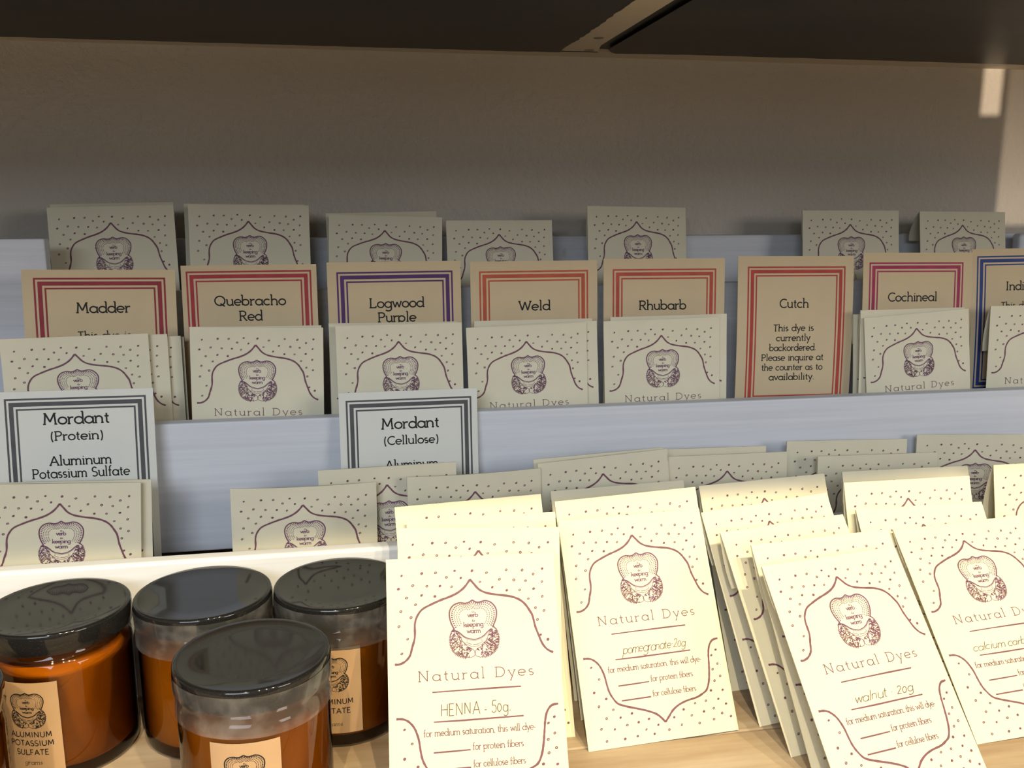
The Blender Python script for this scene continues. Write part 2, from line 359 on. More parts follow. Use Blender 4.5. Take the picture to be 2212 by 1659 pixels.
def emblem(ink, cx, cy, w, kl, kw, dense=1.0):
    s = w / 1180.0; rnd = random.Random(5)
    T = lambda p: (cx + (p[0] - 1027) * s, cy + (p[1] - 782) * s)
    S = lambda pts, ww, k: ink.stroke([T(p) for p in pts], ww * s, k)
    S(smooth(CROWN, 2), 36, kl)
    oc = (1020, 560)
    for row, (fr, n, rr) in enumerate(((.90, 40, 15), (.80, 38, 14), (.70, 34, 13), (.60, 30, 14))):
        cl = [(x, y) for x, y in CROWN]
        L = [0]
        for a, b_ in zip(cl, cl[1:]): L.append(L[-1] + math.hypot(a[0] - b_[0], a[1] - b_[1]))
        for i in range(n):
            d = (i + .5 + .5 * (row % 2)) / n * L[-1] * .995
            if d >= L[-1]: continue
            j = max(q for q in range(len(cl) - 1) if L[q] <= d); f = (d - L[j]) / (L[j + 1] - L[j])
            px = cl[j][0] + (cl[j + 1][0] - cl[j][0]) * f; py = cl[j][1] + (cl[j + 1][1] - cl[j][1]) * f
            px, py = oc[0] + (px - oc[0]) * fr, oc[1] + (py - oc[1]) * fr
            ang = math.atan2(py - oc[1], px - oc[0]); dx, dy = math.cos(ang), math.sin(ang)
            ln = 20 if row == 0 else 10
            S([(px - dx * ln, py - dy * ln), (px + dx * ln, py + dy * ln)], rr * 1.75, kl)
    for q in (1, -1):
        mir = lambda p: p if q == 1 else (2054 - p[0], p[1])
        S([mir(p) for p in LOBE], 13, kw)
        for i in range(int(420 * dense)):
            p = (rnd.uniform(440, 1040), rnd.uniform(770, 1440))
            if not inside(p, LOBE): continue
            # two pale stems stay free of ink
            if abs(p[0] - (705 + (p[1] - 930) * .30)) < 14 and 900 < p[1] < 1330: continue
            if p[1] > 1290 and p[0] > 880: continue
            a = math.atan2(p[1] - 900, p[0] - 1027) + rnd.uniform(-.9, .9); ln = rnd.uniform(16, 34)
            S([mir((p[0] - math.cos(a) * ln, p[1] - math.sin(a) * ln)), mir((p[0] + 6, p[1] - 5)), mir((p[0] + math.cos(a) * ln, p[1] + math.sin(a) * ln))], rnd.uniform(13, 24), kw)
        for i in range(26):
            t = i / 25; j = min(int(t * 8), 7); f = t * 8 - j; a_, b_ = LOBE[j], LOBE[j + 1]
            px, py = a_[0] + (b_[0] - a_[0]) * f, a_[1] + (b_[1] - a_[1]) * f
            vx, vy = px - 900, py - 1050; L2 = math.hypot(vx, vy)
            S([mir((px, py)), mir((px + vx / L2 * 30, py + vy / L2 * 30 + 8))], 24, kw)
        S([mir(p) for p in ((860, 1040), (835, 1085), (880, 1110), (960, 1140))], 11, kw)
        S([mir(p) for p in ((740, 1060), (850, 1140), (960, 1185), (1027, 1192))], 10, kw)
    S([(620, 815), (700, 875), (780, 950), (860, 995), (940, 1015), (1027, 1035), (1110, 1015), (1190, 990), (1270, 940), (1350, 865), (1430, 805)], 24, kl)
    S([(640, 850), (740, 940), (850, 1020), (1027, 1062), (1200, 1015), (1310, 935), (1410, 840)], 9, kw)
    S([(990, 1140), (1110, 1138)], 14, kw)
    for t, x, y, xx, yy, sl in (('a', 1015, 412, 38, 34, 0), ('verb', 1015, 515, None, 62, 0), ('for', 1020, 622, None, 30, .35), ('keeping', 1022, 735, None, 62, 0), ('warm', 1020, 880, None, 58, 0)):
        wd = {'verb': 250, 'for': 80, 'keeping': 470, 'warm': 325}.get(t)
        X, Y = T((x, y)); text(ink, t, X, Y, width=wd * s if wd else None, xh=yy * s, k=kl, track=.02, wgt=.30, slant=sl, serif=len(t) != 3)

UP = [(0.0403, 0.5896), (0.0642, 0.5902), (0.0976, 0.577), (0.1261, 0.5475), (0.1399, 0.5043), (0.157, 0.4463), (0.1589, 0.3762), (0.1729, 0.3322), (0.2031, 0.2945), (0.2553, 0.269), (0.3126, 0.2468), (0.3582, 0.2327), (0.4046, 0.2143), (0.4412, 0.1909), (0.4672, 0.1652), (0.4885, 0.1359)]
UP2 = [(0.4885, 0.1359), (0.5114, 0.1641), (0.5391, 0.1958), (0.5796, 0.2173), (0.6435, 0.2316), (0.7191, 0.2439), (0.7713, 0.2634), (0.8055, 0.2906), (0.8319, 0.3296), (0.8482, 0.3623), (0.8597, 0.4203), (0.8776, 0.4736), (0.8964, 0.5216), (0.9234, 0.555), (0.9568, 0.5728)]
LO = [(0.0429, 0.88), (0.0787, 0.8823), (0.1078, 0.8952), (0.1349, 0.9222), (0.151, 0.9526), (0.1649, 0.9969), (0.1723, 1.0497), (0.181, 1.0931), (0.1962, 1.1278), (0.2259, 1.1688), (0.279, 1.1922), (0.3381, 1.2108), (0.4072, 1.2334), (0.4654, 1.2594), (0.4973, 1.2867), (0.5205, 1.3158)]
LO2 = [(0.5205, 1.3158), (0.5502, 1.2841), (0.5826, 1.2507), (0.6298, 1.2236), (0.686, 1.2069), (0.7522, 1.1961), (0.7986, 1.1779), (0.8294, 1.1577), (0.8522, 1.1124), (0.8654, 1.056), (0.8743, 0.9987), (0.8822, 0.9409), (0.8969, 0.8934), (0.925, 0.8619), (0.965, 0.8545)]
DOTS = [(0.0894, 0.0974), (0.2068, 0.0894), (0.2881, 0.0895), (0.4004, 0.083), (0.5032, 0.0869), (0.5892, 0.102), (0.7082, 0.0905), (0.8038, 0.0959), (0.9254, 0.0929), (0.3512, 0.1181), (0.4352, 0.1258), (0.5473, 0.1538), (0.6643, 0.1435), (0.7501, 0.1513), (0.8206, 0.1588), (0.869, 0.1219), (0.918, 0.1688), (0.0691, 0.1726), (0.1527, 0.1568), (0.2346, 0.1634), (0.311, 0.1663), (0.3795, 0.1737), (0.619, 0.1876), (0.7041, 0.2091), (0.7808, 0.211), (0.8657, 0.2073), (0.9145, 0.2539), (0.115, 0.225), (0.2021, 0.2148), (0.2794, 0.2242), (0.1657, 0.2655), (0.0808, 0.2999), (0.1381, 0.3368), (0.0678, 0.3832), (0.1155, 0.455), (0.0808, 0.5338), (0.8295, 0.2637), (0.869, 0.3165), (0.9193, 0.3359), (0.8764, 0.3848), (0.8891, 0.4717), (0.9307, 0.4995), (0.087, 0.9375), (0.1273, 1.0132), (0.084, 1.0888), (0.1563, 1.1331), (0.103, 1.173), (0.1918, 1.2018), (0.1417, 1.2473), (0.232, 1.2532), (0.3088, 1.2378), (0.4143, 1.2837), (0.345, 1.2943), (0.2684, 1.3021), (0.4706, 1.3261), (0.0992, 1.3052), (0.1851, 1.3163), (0.3887, 1.3425), (0.5383, 1.3627), (0.4382, 1.3747), (0.3266, 1.374), (0.2435, 1.3797), (0.1244, 1.3787), (0.582, 1.2947), (0.6524, 1.2566), (0.7351, 1.23), (0.8112, 1.2243), (0.7009, 1.2984), (0.7865, 1.2857), (0.6256, 1.345), (0.7454, 1.3501), (0.8456, 1.3403), (0.9074, 1.3103), (0.8561, 1.2754), (0.8976, 1.2235), (0.9449, 1.258), (0.9637, 1.3363), (0.938, 1.1729), (0.8568, 1.1668), (0.8926, 1.1115), (0.9375, 1.0878), (0.8933, 1.0409), (0.9332, 1.0104), (0.9003, 0.9548), (0.9371, 0.9236)]

def packet_print(hand, seed=1):
    random.seed(seed); ink = Ink()
    for c in (UP, UP2, LO, LO2):
        ink.stroke(smooth(c, 4), .0122, 0, .16)
    for i, (x, y) in enumerate(DOTS):
        ink.dot(x, y, random.uniform(.0082, .0098), 0, random.uniform(.72, .9), random.uniform(-.9, -.1), .34 if random.random() < .55 else 0, 8)
    emblem(ink, .4990, .4165, .288, 1, 1)
    text(ink, 'Natural Dyes', .502, .690, width=.665, xh=.0335, k=0, track=.42, wgt=.125)
    ink.stroke([(.247, .751), (.42, .749), (.60, .748), (.754, .748)], .0085, 0, .25)
    ink.stroke([(.250, .908), (.42, .909), (.60, .907), (.760, .906)], .0085, 0, .25)
    text(ink, 'for medium saturation, this will dye-', .509, .982, width=.635, xh=.0205, k=0, track=.05, wgt=.19)
    ink.stroke([(.2443, 1.067), (.35, 1.066), (.4499, 1.064)], .008, 0, .25)
    text(ink, 'for protein fibers', .607, 1.065, width=.288, xh=.0205, k=0, track=.05, wgt=.19)
    ink.stroke([(.2539, 1.157), (.35, 1.156), (.449, 1.155)], .008, 0, .25)
    text(ink, 'for cellulose fibers', .610, 1.155, width=.295, xh=.0205, k=0, track=.05, wgt=.19)
    if hand: text(ink, hand[0], hand[1], .878, width=hand[2], xh=hand[3], k=2, track=hand[5], serif=False, wgt=.125, slant=hand[4], jit=.10)
    return ink

PW, PH = .111, .158
def shape(kind):
    if kind == 'flat': return lambda u, v: .0002 * math.sin(9 * v)
    if kind == 'belly': return lambda u, v: -.0022 * (1 - (2 * u - 1) ** 2) * math.sin(math.pi * min(1, max(0, v / (PH / PW)))) ** 1.0
    if kind == 'curl': return lambda u, v: .0040 * (2 * u - 1) ** 2 - .002 * (1 - v) * (1 - (2 * u - 1) ** 2) - .0012
    return lambda u, v: 0
CACHE = {}
def packet_mesh(kind, hand, thick):
    """A pouch of folded paper: front sheet, back sheet, sides, folded top; the print lies on the front sheet."""
    key = (kind, hand, thick)
    if key in CACHE: return CACHE[key]
    F = shape(kind); NU, NV = 14, 18; V = []; FA = []; MI = []
    def add_sheet(fn, flip):
        b = len(V)
        for j in range(NV + 1):
            for i in range(NU + 1):
                u = i / NU; v = j / NV * (PH / PW); V.append(fn(u, v))
        for j in range(NV):
            for i in range(NU):
                q = (b + j * (NU + 1) + i, b + j * (NU + 1) + i + 1, b + (j + 1) * (NU + 1) + i + 1, b + (j + 1) * (NU + 1) + i)
                FA.append(q if flip else q[::-1]); MI.append(0)
        return b
    def th(u, v):
        e = min(1, 4 * u, 4 * (1 - u)); t = v / (PH / PW)
        return .0006 + thick * max(0, e) * (.35 + .65 * min(1, t * 1.6)) * min(1, (1.03 - t) * 7)
    pos = lambda u, v, y: ((u - .5) * PW, y, PH - v * PW)
    a = add_sheet(lambda u, v: pos(u, v, F(u, v)), False)
    c = add_sheet(lambda u, v: pos(u, v, F(u, v) + th(u, v)), True)
    N = NU + 1
    for j in range(NV):
        for (o_, fl) in ((0, 0), (NU, 1)):
            q = (a + j * N + o_, a + (j + 1) * N + o_, c + (j + 1) * N + o_, c + j * N + o_)
            FA.append(q if not fl else q[::-1]); MI.append(0)
    for i in range(NU):
        q = (a + i, c + i, c + i + 1, a + i + 1); FA.append(q[::-1]); MI.append(0)
        q = (a + NV * N + i, c + NV * N + i, c + NV * N + i + 1, a + NV * N + i + 1); FA.append(q); MI.append(0)
    nb = len(V); ink = packet_print(hand)
    for (u, v) in ink.v: V.append(pos(u, v, F(min(1, max(0, u)), v) - .00016))
    for f_, k in zip(ink.f, ink.m): FA.append(tuple(nb + i for i in f_)); MI.append(1 + k)
    me = bpy.data.meshes.new('packet_body'); me.from_pydata(V, [], FA)
    for q in ('paper', 'ink', 'stamp', 'pen'): me.materials.append(M[q])
    me.polygons.foreach_set('material_index', MI)
    me.polygons.foreach_set('use_smooth', [m_ == 0 for m_ in MI]); me.update()
    me.set_sharp_from_angle(angle=R(40))
    CACHE[key] = me; return me

def flap_mesh(kind, open_, length):
    key = ('flap', kind, open_, length)
    if key in CACHE: return CACHE[key]
    F = shape(kind); V = []; FA = []; NU, NV = 12, 6
    for s in (0, 1):
        for j in range(NV + 1):
            t = j / NV; ins = .012 * t ** 2
            for i in range(NU + 1):
                u = ins + (1 - 2 * ins) * i / NU
                y = F(u, 0) + .0008 + open_ * math.sin(t * math.pi / 2) * 1.0 + s * .0004
                z = PH + .0006 * math.sin(math.pi * min(1, t * 3)) - length * t * (1 - .15 * t * 0)
                V.append(((u - .5) * PW, y, z))
    N = NU + 1; K = N * (NV + 1)
    for j in range(NV):
        for i in range(NU):
            q = (j * N + i, j * N + i + 1, (j + 1) * N + i + 1, (j + 1) * N + i)
            FA.append(q[::-1]); FA.append(tuple(K + x for x in q))
    for j in range(NV):
        FA.append((j * N, (j + 1) * N, K + (j + 1) * N, K + j * N)); FA.append((j * N + NU, K + j * N + NU, K + (j + 1) * N + NU, (j + 1) * N + NU))
    for i in range(NU): FA.append((NV * N + i, NV * N + i + 1, K + NV * N + i + 1, K + NV * N + i))
    me = bpy.data.meshes.new('packet_flap'); me.from_pydata(V, [], FA); me.materials.append(M['paper'])
    me.polygons.foreach_set('use_smooth', [True] * len(FA)); me.update(); me.set_sharp_from_angle(angle=R(40))
    CACHE[key] = me; return me

def pose(o, p, w0, h0):
    X, Y, Z, lean, yaw, roll, W, H = p
    m = Matrix.Rotation(R(yaw), 4, 'Z') @ Matrix.Rotation(R(-lean), 4, 'X') @ Matrix.Rotation(R(roll), 4, 'Y')
    o.location = (X, Y, Z); o.rotation_euler = m.to_euler(); o.scale = (W / w0, 1, H / h0)
POSES = {
'T1':(-0.2127,0.8929,0.2043,8.6805,3.2467,-1.3111,0.1111,0.1610),
'T1b':(-0.2163,0.9099,0.2042,8.5295,2.0985,-1.0746,0.1105,0.1639),
'T2':(-0.0925,0.8928,0.2036,8.1822,2.5576,0.4770,0.1119,0.1626),
'T2b':(-0.0984,0.9096,0.2036,7.8711,2.2340,0.4814,0.1131,0.1634),
'T3':(0.0336,0.8929,0.2044,9.0395,-0.8579,1.6072,0.1111,0.1515),
'T3b':(0.0371,0.9099,0.2039,8.9934,-0.2884,-1.0217,0.1104,0.1553),
'T4':(0.1534,0.8930,0.2028,9.6970,2.4764,-0.0000,0.1097,0.1485),
'T5':(0.2965,0.8930,0.2040,9.0586,4.5401,1.0506,0.1096,0.1606),
'T6':(0.5378,0.8930,0.2031,9.1797,-3.2407,0.0975,0.1103,0.1574),
'T7':(0.6762,0.8930,0.2035,9.9081,2.6496,0.5523,0.1097,0.1558),
'madder':(-0.2097,0.8028,0.1081,3.3621,5.1191,1.0824,0.1198,0.2035),
'quebracho':(-0.0854,0.8032,0.1077,3.6839,-9.1567,-0.6534,0.1172,0.2065),
'logwood':(0.0407,0.8030,0.1072,3.5193,0.0796,-0.1423,0.1185,0.2084),
'weld':(0.1678,0.8030,0.1071,3.4368,-0.5996,-0.1297,0.1186,0.2077),
'rhubarb':(0.2915,0.8030,0.1072,3.2785,-1.0255,0.1977,0.1186,0.2084),
'cutch':(0.4231,0.8030,0.1074,2.9839,-1.3260,0.4033,0.1186,0.2092),
'cochineal':(0.5531,0.8030,0.1075,3.1727,-0.5104,0.4848,0.1185,0.2112),
'indigo':(0.6805,0.8029,0.1080,3.3897,-6.4030,-0.9310,0.1189,0.2141),
'B1':(-0.2212,0.7757,0.1072,3.6278,4.5901,-0.3574,0.1122,0.1523),
'B1b':(-0.2083,0.7817,0.1069,3.6042,5.6262,-0.0000,0.1127,0.1511),
'B1c':(-0.1987,0.7886,0.1068,3.6404,4.0576,-0.0000,0.1125,0.1486),
'B1d':(-0.1971,0.7936,0.1068,3.6660,3.4421,-0.0000,0.1124,0.1471),
'B2':(-0.0824,0.7761,0.1082,4.1705,-2.2096,1.3035,0.1102,0.1551),
'B2b':(-0.0810,0.7821,0.1071,4.1246,-3.6842,0.1531,0.1101,0.1564),
'B3':(0.0427,0.7761,0.1073,4.1609,0.2188,-0.3198,0.1098,0.1558),
'B3b':(0.0374,0.7828,0.1070,3.7939,-0.6719,0.0640,0.1124,0.1560),
'B3c':(0.0364,0.7887,0.1073,3.7431,-0.9072,0.3007,0.1128,0.1559),
'B4':(0.1582,0.7761,0.1079,4.3209,1.2510,-1.0311,0.1100,0.1518),
'B4b':(0.1643,0.7891,0.1070,4.1715,0.3539,-0.0000,0.1097,0.1557),
'B4c':(0.1695,0.7819,0.1083,4.1727,-0.1486,-1.4640,0.1114,0.1518),
'B5':(0.2843,0.7760,0.1078,4.3297,-0.7112,-0.9400,0.1109,0.1544),
'B5b':(0.2922,0.7820,0.1077,4.2242,-2.7618,-0.7580,0.1112,0.1570),
'B7':(0.5514,0.7760,0.1105,5.2629,-1.0449,-3.7188,0.1107,0.1518),
'B7b':(0.5414,0.7889,0.1084,4.4981,-1.2760,-1.5013,0.1112,0.1536),
'B7c':(0.5410,0.7821,0.1075,4.0653,-0.6962,-0.4678,0.1106,0.1583),
'B8':(0.6779,0.7780,0.1073,3.6198,-2.6104,-0.1936,0.1112,0.1599),
'mordantP':(-0.2164,0.7240,0.0003,5.0628,0.1566,0.3079,0.1169,0.2229),
'mordantC':(0.0461,0.7301,0.0001,5.1159,0.9519,0.0896,0.1164,0.2120),
'A1':(-0.2248,0.6830,0.0030,5.0320,2.2398,3.0017,0.1113,0.1583),
'A1b':(-0.2166,0.6900,0.0022,4.8336,1.6499,2.1701,0.1118,0.1585),
'A2':(-0.0415,0.6826,0.0004,4.6099,0.7227,0.5425,0.1119,0.1494),
'A3':(0.0278,0.6970,0.0008,5.0240,-0.1804,-0.8225,0.1110,0.1570),
'A4':(0.0964,0.6868,-0.0001,4.8270,3.0824,-0.0000,0.1109,0.1516),
'A5':(0.2162,0.6938,0.0042,4.8381,-2.4657,-4.3994,0.1118,0.1544),
'A5b':(0.2117,0.6998,0.0034,4.8138,-3.5031,-3.5113,0.1121,0.1558),
'A6':(0.3180,0.6999,0.0006,4.8800,1.0023,0.7216,0.1108,0.1520),
'A6b':(0.3029,0.7120,0.0009,4.9874,0.6112,0.9802,0.1109,0.1547),
'A7':(0.4400,0.7149,0.0003,4.9049,-7.0321,-0.3188,0.1116,0.1554),
'A8':(0.4618,0.6995,0.0002,4.5753,-5.1038,-0.4348,0.1118,0.1455),
'A9':(0.5752,0.7197,0.0005,4.7501,-11.7250,-0.5637,0.1121,0.1531),
'S5':(0.5734,0.5995,0.0016,10.0607,-6.1302,-1.9557,0.1106,0.1579),
'S1a':(0.0681,0.4792,0.0006,29.1085,-1.5137,0.8210,0.1104,0.1580),
'S1b':(0.0732,0.5175,0.0037,21.0662,2.3984,3.8438,0.1106,0.1581),
'S1c':(0.0895,0.5549,-0.0001,27.7247,-0.6714,-0.0000,0.1105,0.1580),
'S1d':(0.0875,0.5805,0.0020,22.3564,-0.5118,-2.0608,0.1104,0.1581),
'S2a':(0.2046,0.5376,0.0007,28.9968,1.9966,-0.8654,0.1106,0.1580),
'S2b':(0.2090,0.5715,0.0033,23.3646,-3.4284,-3.7189,0.1106,0.1580),
'S2c':(0.2106,0.5994,0.0016,25.6491,-0.5520,-1.7678,0.1106,0.1581),
'S3a':(0.3424,0.4519,0.0007,40.0601,7.0084,-0.8929,0.1106,0.1580),
'S3b':(0.3402,0.4805,0.0010,36.7826,1.2427,-2.0413,0.1107,0.1577),
'S3c':(0.3364,0.5136,0.0008,37.2727,8.2613,-1.0779,0.1101,0.1582),
'S3d':(0.3321,0.5475,0.0033,33.5266,2.5753,-4.1635,0.1105,0.1580),
'S3e':(0.3324,0.5930,0.0017,24.7225,1.1191,-1.8765,0.1105,0.1581),
'S4a':(0.4706,0.4967,0.0025,42.0997,-1.5681,-3.3349,0.1107,0.1581),
'S4b':(0.4406,0.5279,-0.0001,34.4119,0.0543,-0.0000,0.1105,0.1580),
'S4c':(0.4367,0.5800,-0.0010,18.7465,-0.5001,-0.0000,0.1106,0.1575),
'S4d':(0.4510,0.6002,0.0009,21.1656,-4.4205,-0.9673,0.1106,0.1580),
}

# ------------------------------------------------------------------ the setting
w = box('wall_back', -2.2, 2.8, .985, 1.08, -.85, 1.9, M['wall'], bevel=0); w['kind'] = 'structure'
w = box('floor', -2.2, 2.8, -3.2, 1.08, -.90, -.85, M['floor'], bevel=0); w['kind'] = 'structure'

# unseen slotted mask added behind the camera to shape the wall's sun patches
bars = []
sx0, sx1, sz0, sz1 = .86, 1.40, -.85, .66
def sbar(x0, x1, z0, z1): bars.append((x0, x1, z0, z1))
a0, a1, c0, c1 = 1.0794, 1.0905, .4018, .4275      # tall narrow slot
b0, b1, d0, d1 = 1.0925, 1.145, .352, .4275        # louvred opening beside it
sbar(sx0, a0, sz0, sz1); sbar(b1, sx1, sz0, sz1); sbar(a0, b1, c1, sz1); sbar(a0, a1, sz0, c0); sbar(a1, b0, sz0, c1); sbar(b0, b1, sz0, d0)
k = d0
while k < d1: sbar(b0, b1, k, k + .0005); k += .0011
v = []; f = []
for (x0, x1, z0, z1) in bars:
    q = len(v); v += [(x, y, z) for y in (-1.21, -1.20) for z in (z0, z1) for x in (x0, x1)]
    f += [(q, q + 1, q + 3, q + 2), (q + 4, q + 6, q + 7, q + 5), (q, q + 4, q + 5, q + 1), (q + 2, q + 3, q + 7, q + 6), (q, q + 2, q + 6, q + 4), (q + 1, q + 5, q + 7, q + 3)]
w = new_obj('sun_patch_mask', v, f, [M['white']]); w['kind'] = 'structure'

# lower shelf of pine planks
lower = empty('wooden_shelf', (.22, .24, 0), 'pale pine plank shelf that the packets and amber jars stand on', 'shelf')
ys = [.24, .3905, .5405, .69, .84, .985]
for i in range(5):
    o = box('plank', -1.0, 1.5, ys[i] + .0005, ys[i + 1] - .0005, -.030 - .0006 * (i % 2), -.0004 * (i % 2), M['wood'], lower, .0012, lower.location)
for x in (-.8, 1.3):
    box('bracket', x - .02, x + .02, .30, .985, -.14, -.0306, M['wood'], lower, .002, lower.location)

# upper shelf: white frame painted black underneath
upper = empty('upper_shelf', (.22, .985, .5195), 'dark painted shelf overhead with a white batten and white rear edge', 'shelf')
uo = upper.location
box('shelf_board', -1.0, 1.5, .262, .985, .5225, .5425, M['dark'], upper, .0015, uo)
rnd = random.Random(3)
def ragged(a, b_, n, amp, axis):
    out = []
    for i in range(n):
        t = i / n; x = a[0] + (b_[0] - a[0]) * t; y = a[1] + (b_[1] - a[1]) * t
        d = rnd.uniform(-amp, amp) if 0 < i else 0
        out.append((x + d, y) if axis == 'x' else (x, y + d))
    return out
def rel(pts): return [(x - uo[0], y - uo[1]) for x, y in pts]
o = poly_slab('batten', rel([(.205, .955), (.2055, .262), (.2545, .262), (.2535, .89), (.2535, .912), (.262, .955)]), 0, .003, M['white'], upper)
o = poly_slab('rear_edge_strip', rel([(-1.0, .95)] + [(1.5, .95), (1.5, .985), (-1.0, .985)]), 0, .003, M['white'], upper)
left = [(-1.0, .262), (.2238, .262)] + ragged((.2238, .71), (.2232, .80), 12, .0010, 'x') + ragged((.2235, .80), (.2228, .893), 14, .0013, 'x') + [(.2215, .90), (.2205, .93), (.222, .957)] + ragged((.21, .9575), (-.06, .9605), 40, .0012, 'y') + ragged((-.06, .9605), (-1.0, .968), 60, .0014, 'y')
poly_slab('black_panel', rel(left), -.0006, -.0001, M['dark'], upper)
right = [(.2665, .262), (1.5, .262), (1.5, .9475)] + ragged((1.49, .9475), (.37, .9475), 70, .0013, 'y') + ragged((.36, .9478), (.2817, .9552), 12, .0008, 'y') + [(.2817, .9552), (.274, .947), (.270, .938), (.2666, .930), (.2666, .9176)]
poly_slab('black_panel', rel(right), -.0006, -.0001, M['dark'], upper)
for x, y, dd in ((.2493, .9405, .0016), (.2402, .8727, .0007)):
    o = lathe('screw', [(.0001, .0002), (.0022, .0002 - dd * .3), (.0045, -.0003), (.0052, .0001)], M['metal'], upper, 24); o.location = (x - uo[0], y - uo[1], -.0006 + .0004)

# stepped display rack of whitewashed boards
rack = empty('stepped_display_rack', (.22, .66, 0), 'whitewashed stepped wooden rack holding the rows of packets and cards', 'rack')
ro = rack.location
def rb(name, *a, bevel=.0015): return box(name, *a, M['board'], rack, bevel, ro)
X0, X1 = -.42, .87
rb('front_rail', X0, X1, .660, .674, 0, .108, bevel=.003)
rb('tier_board', X0, X1, .755, .769, .078, .1893)
rb('tier_board', -.2583, X1, .850, .864, .150, .2886)
rb('tier_board', X0, X1, .950, .964, .190, .3318)
rb('tray_floor', X0, X1, .769, .950, .097, .107)
rb('tray_floor', X0, X1, .864, .950, .1935, .2035)
rb('end_board', X0, -.2588, .850, .8635, .150, .3362)
rb('end_board', .748, X1, .915, .929, .2035, .3325, bevel=.004)
prof = [(.674, 0), (.674, .100), (.755, .108), (.769, .186), (.850, .186), (.864, .285), (.950, .285), (.9835, .31), (.9835, 0)]
for x in (X0 - .014, X1):
    v = [(x - ro[0], y - ro[1], z) for y, z in prof] + [(x + .014 - ro[0], y - ro[1], z) for y, z in prof]; n = len(prof)
    new_obj('side_panel', v, [tuple(range(n)), tuple(range(n, 2 * n))[::-1]] + [(i, n + i, n + (i + 1) % n, (i + 1) % n) for i in range(n)], [M['board']], rack)
rb('back_post', X0, X0 + .03, .964, .9835, 0, .30)
rb('back_post', X1 - .03, X1, .964, .9835, 0, .30)

# ------------------------------------------------------------------ amber jars
def label_mesh(name, lines, parent, phi, wid, z0, z1, r=.04475):
    ink = Ink(); emblem(ink, .49, .50, .58, 1, 1, .8)
    for t, v, wd, xh in lines: text(ink, t, .50, v, width=wd, xh=xh, k=0, track=.14, serif=t.islower(), wgt=.24 if not t.islower() else .13, slant=.25 if t.islower() else 0)
    H = z1 - z0; V = []; FA = []; MI = []; NU, NV = 20, 6
    rn = random.Random(len(lines)); 
    def P(u, v, off): a = R(phi) + (u - .5) * wid / r; return ((r + off) * math.cos(a), (r + off) * math.sin(a), z1 - v * wid)
    for s in (0, 1):
        for j in range(NV + 1):
            for i in range(NU + 1): V.append(P(i / NU, j / NV * H / wid, .00025 * s))
    N = NU + 1; K = N * (NV + 1)
    for j in range(NV):
        for i in range(NU):
            q = (j * N + i, j * N + i + 1, (j + 1) * N + i + 1, (j + 1) * N + i); FA.append(q); FA.append(tuple(K + x for x in q)[::-1]); MI += [0, 0]
    for j in range(NV):
        FA.append((j * N, (j + 1) * N, K + (j + 1) * N, K + j * N)[::-1]); FA.append((j * N + NU, (j + 1) * N + NU, K + (j + 1) * N + NU, K + j * N + NU)); MI += [0, 0]
    for i in range(NU): FA.append((i, i + 1, K + i + 1, K + i)); FA.append((NV * N + i, NV * N + i + 1, K + NV * N + i + 1, K + NV * N + i)[::-1]); MI += [0, 0]
    nb = len(V); lim = H / wid
    for (u, v) in ink.v: V.append(P(u, min(v, lim), .0004))
    for f_, k in zip(ink.f, ink.m): FA.append(tuple(nb + i for i in f_)); MI.append(1)
    return new_obj('label', V, FA, [M['kraft'], M['black']], parent, MI)

def jar(name, x, y, rz, label, band, lab):
    t = empty(name, (x, y, 0), label, 'jar', 'amber jars on the shelf'); t.rotation_euler.z = R(rz)
    lathe('glass_body', [(0, .0004), (.038, .0), (.0425, .001), (.0445, .0045), (.0446, .010), (.0446, .074), (.0440, .079), (.0418, .0825), (.0400, .0840), (.0398, .0895), (0, .0895)], M['amber'], t, 96)
    lathe('contents', [(0, .008), (.0400, .008), (.0428, .011), (.0430, .014), (.0430, .0745), (.0405, .0765), (.020, .0770), (0, .0765)], M['powder'], t, 64)
    lathe('lid', [(0, .1022), (.030, .1022), (.0425, .1025), (.0446, .1030), (.0455, .1024), (.0458, .1010), (.0458, .0892), (.0452, .0886), (.0430, .0886), (.0430, .0900), (.0, .0900)], M['lid'], t, 128)
    if band:
        rn = random.Random(int(abs(x) * 1e4)); seg = 96; V = []; FA = []; zs = [.0990, .0950, .0890, .0868, .0845, .0800, .0740]; rs = [.0459, .0460, .0459, .0456, .0451, .0453, .0456]
        for s in (0, 1):
            for j, (r_, z) in enumerate(zip(rs, zs)):
                for i in range(seg):
                    a = 2 * math.pi * i / seg; k = .00018 * math.sin(5 * a + j) + .00012 * math.sin(17 * a + 2 * j)
                    V.append(((r_ + abs(k) - .00015 * s) * math.cos(a), (r_ + abs(k) - .00015 * s) * math.sin(a), z + .0004 * math.sin(3 * a + x * 90) * (j in (0, 6))))
        for s in (0,):
            for j in range(len(zs) - 1):
                for i in range(seg):
                    i2 = (i + 1) % seg; FA.append((j * seg + i, (j + 1) * seg + i, (j + 1) * seg + i2, j * seg + i2))
        o = new_obj('shrink_band', V[:len(zs) * seg], FA, [M['film']], t, smooth=True); o['label'] = 'clear plastic shrink band'
    if lab:
        phi, wid, z0, z1, lines = lab
        label_mesh('label', lines, t, phi - rz, wid, z0, z1)
    return t
APS = [('ALUMINUM', .99, .70, .060), ('POTASSIUM', 1.15, .74, .060), ('SULFATE', 1.32, .55, .060), ('grams', 1.50, .30, .045)]
AA = [('ALUMINUM', 1.06, .70, .060), ('ACETATE', 1.24, .60, .060), ('grams', 1.48, .30, .045)]
jar('amber_jar', -.1994, .6073, 0, 'amber jar labelled aluminum potassium sulfate, black lid without clear band, left of the row', False, (-102, .0375, .009, .0712, APS))
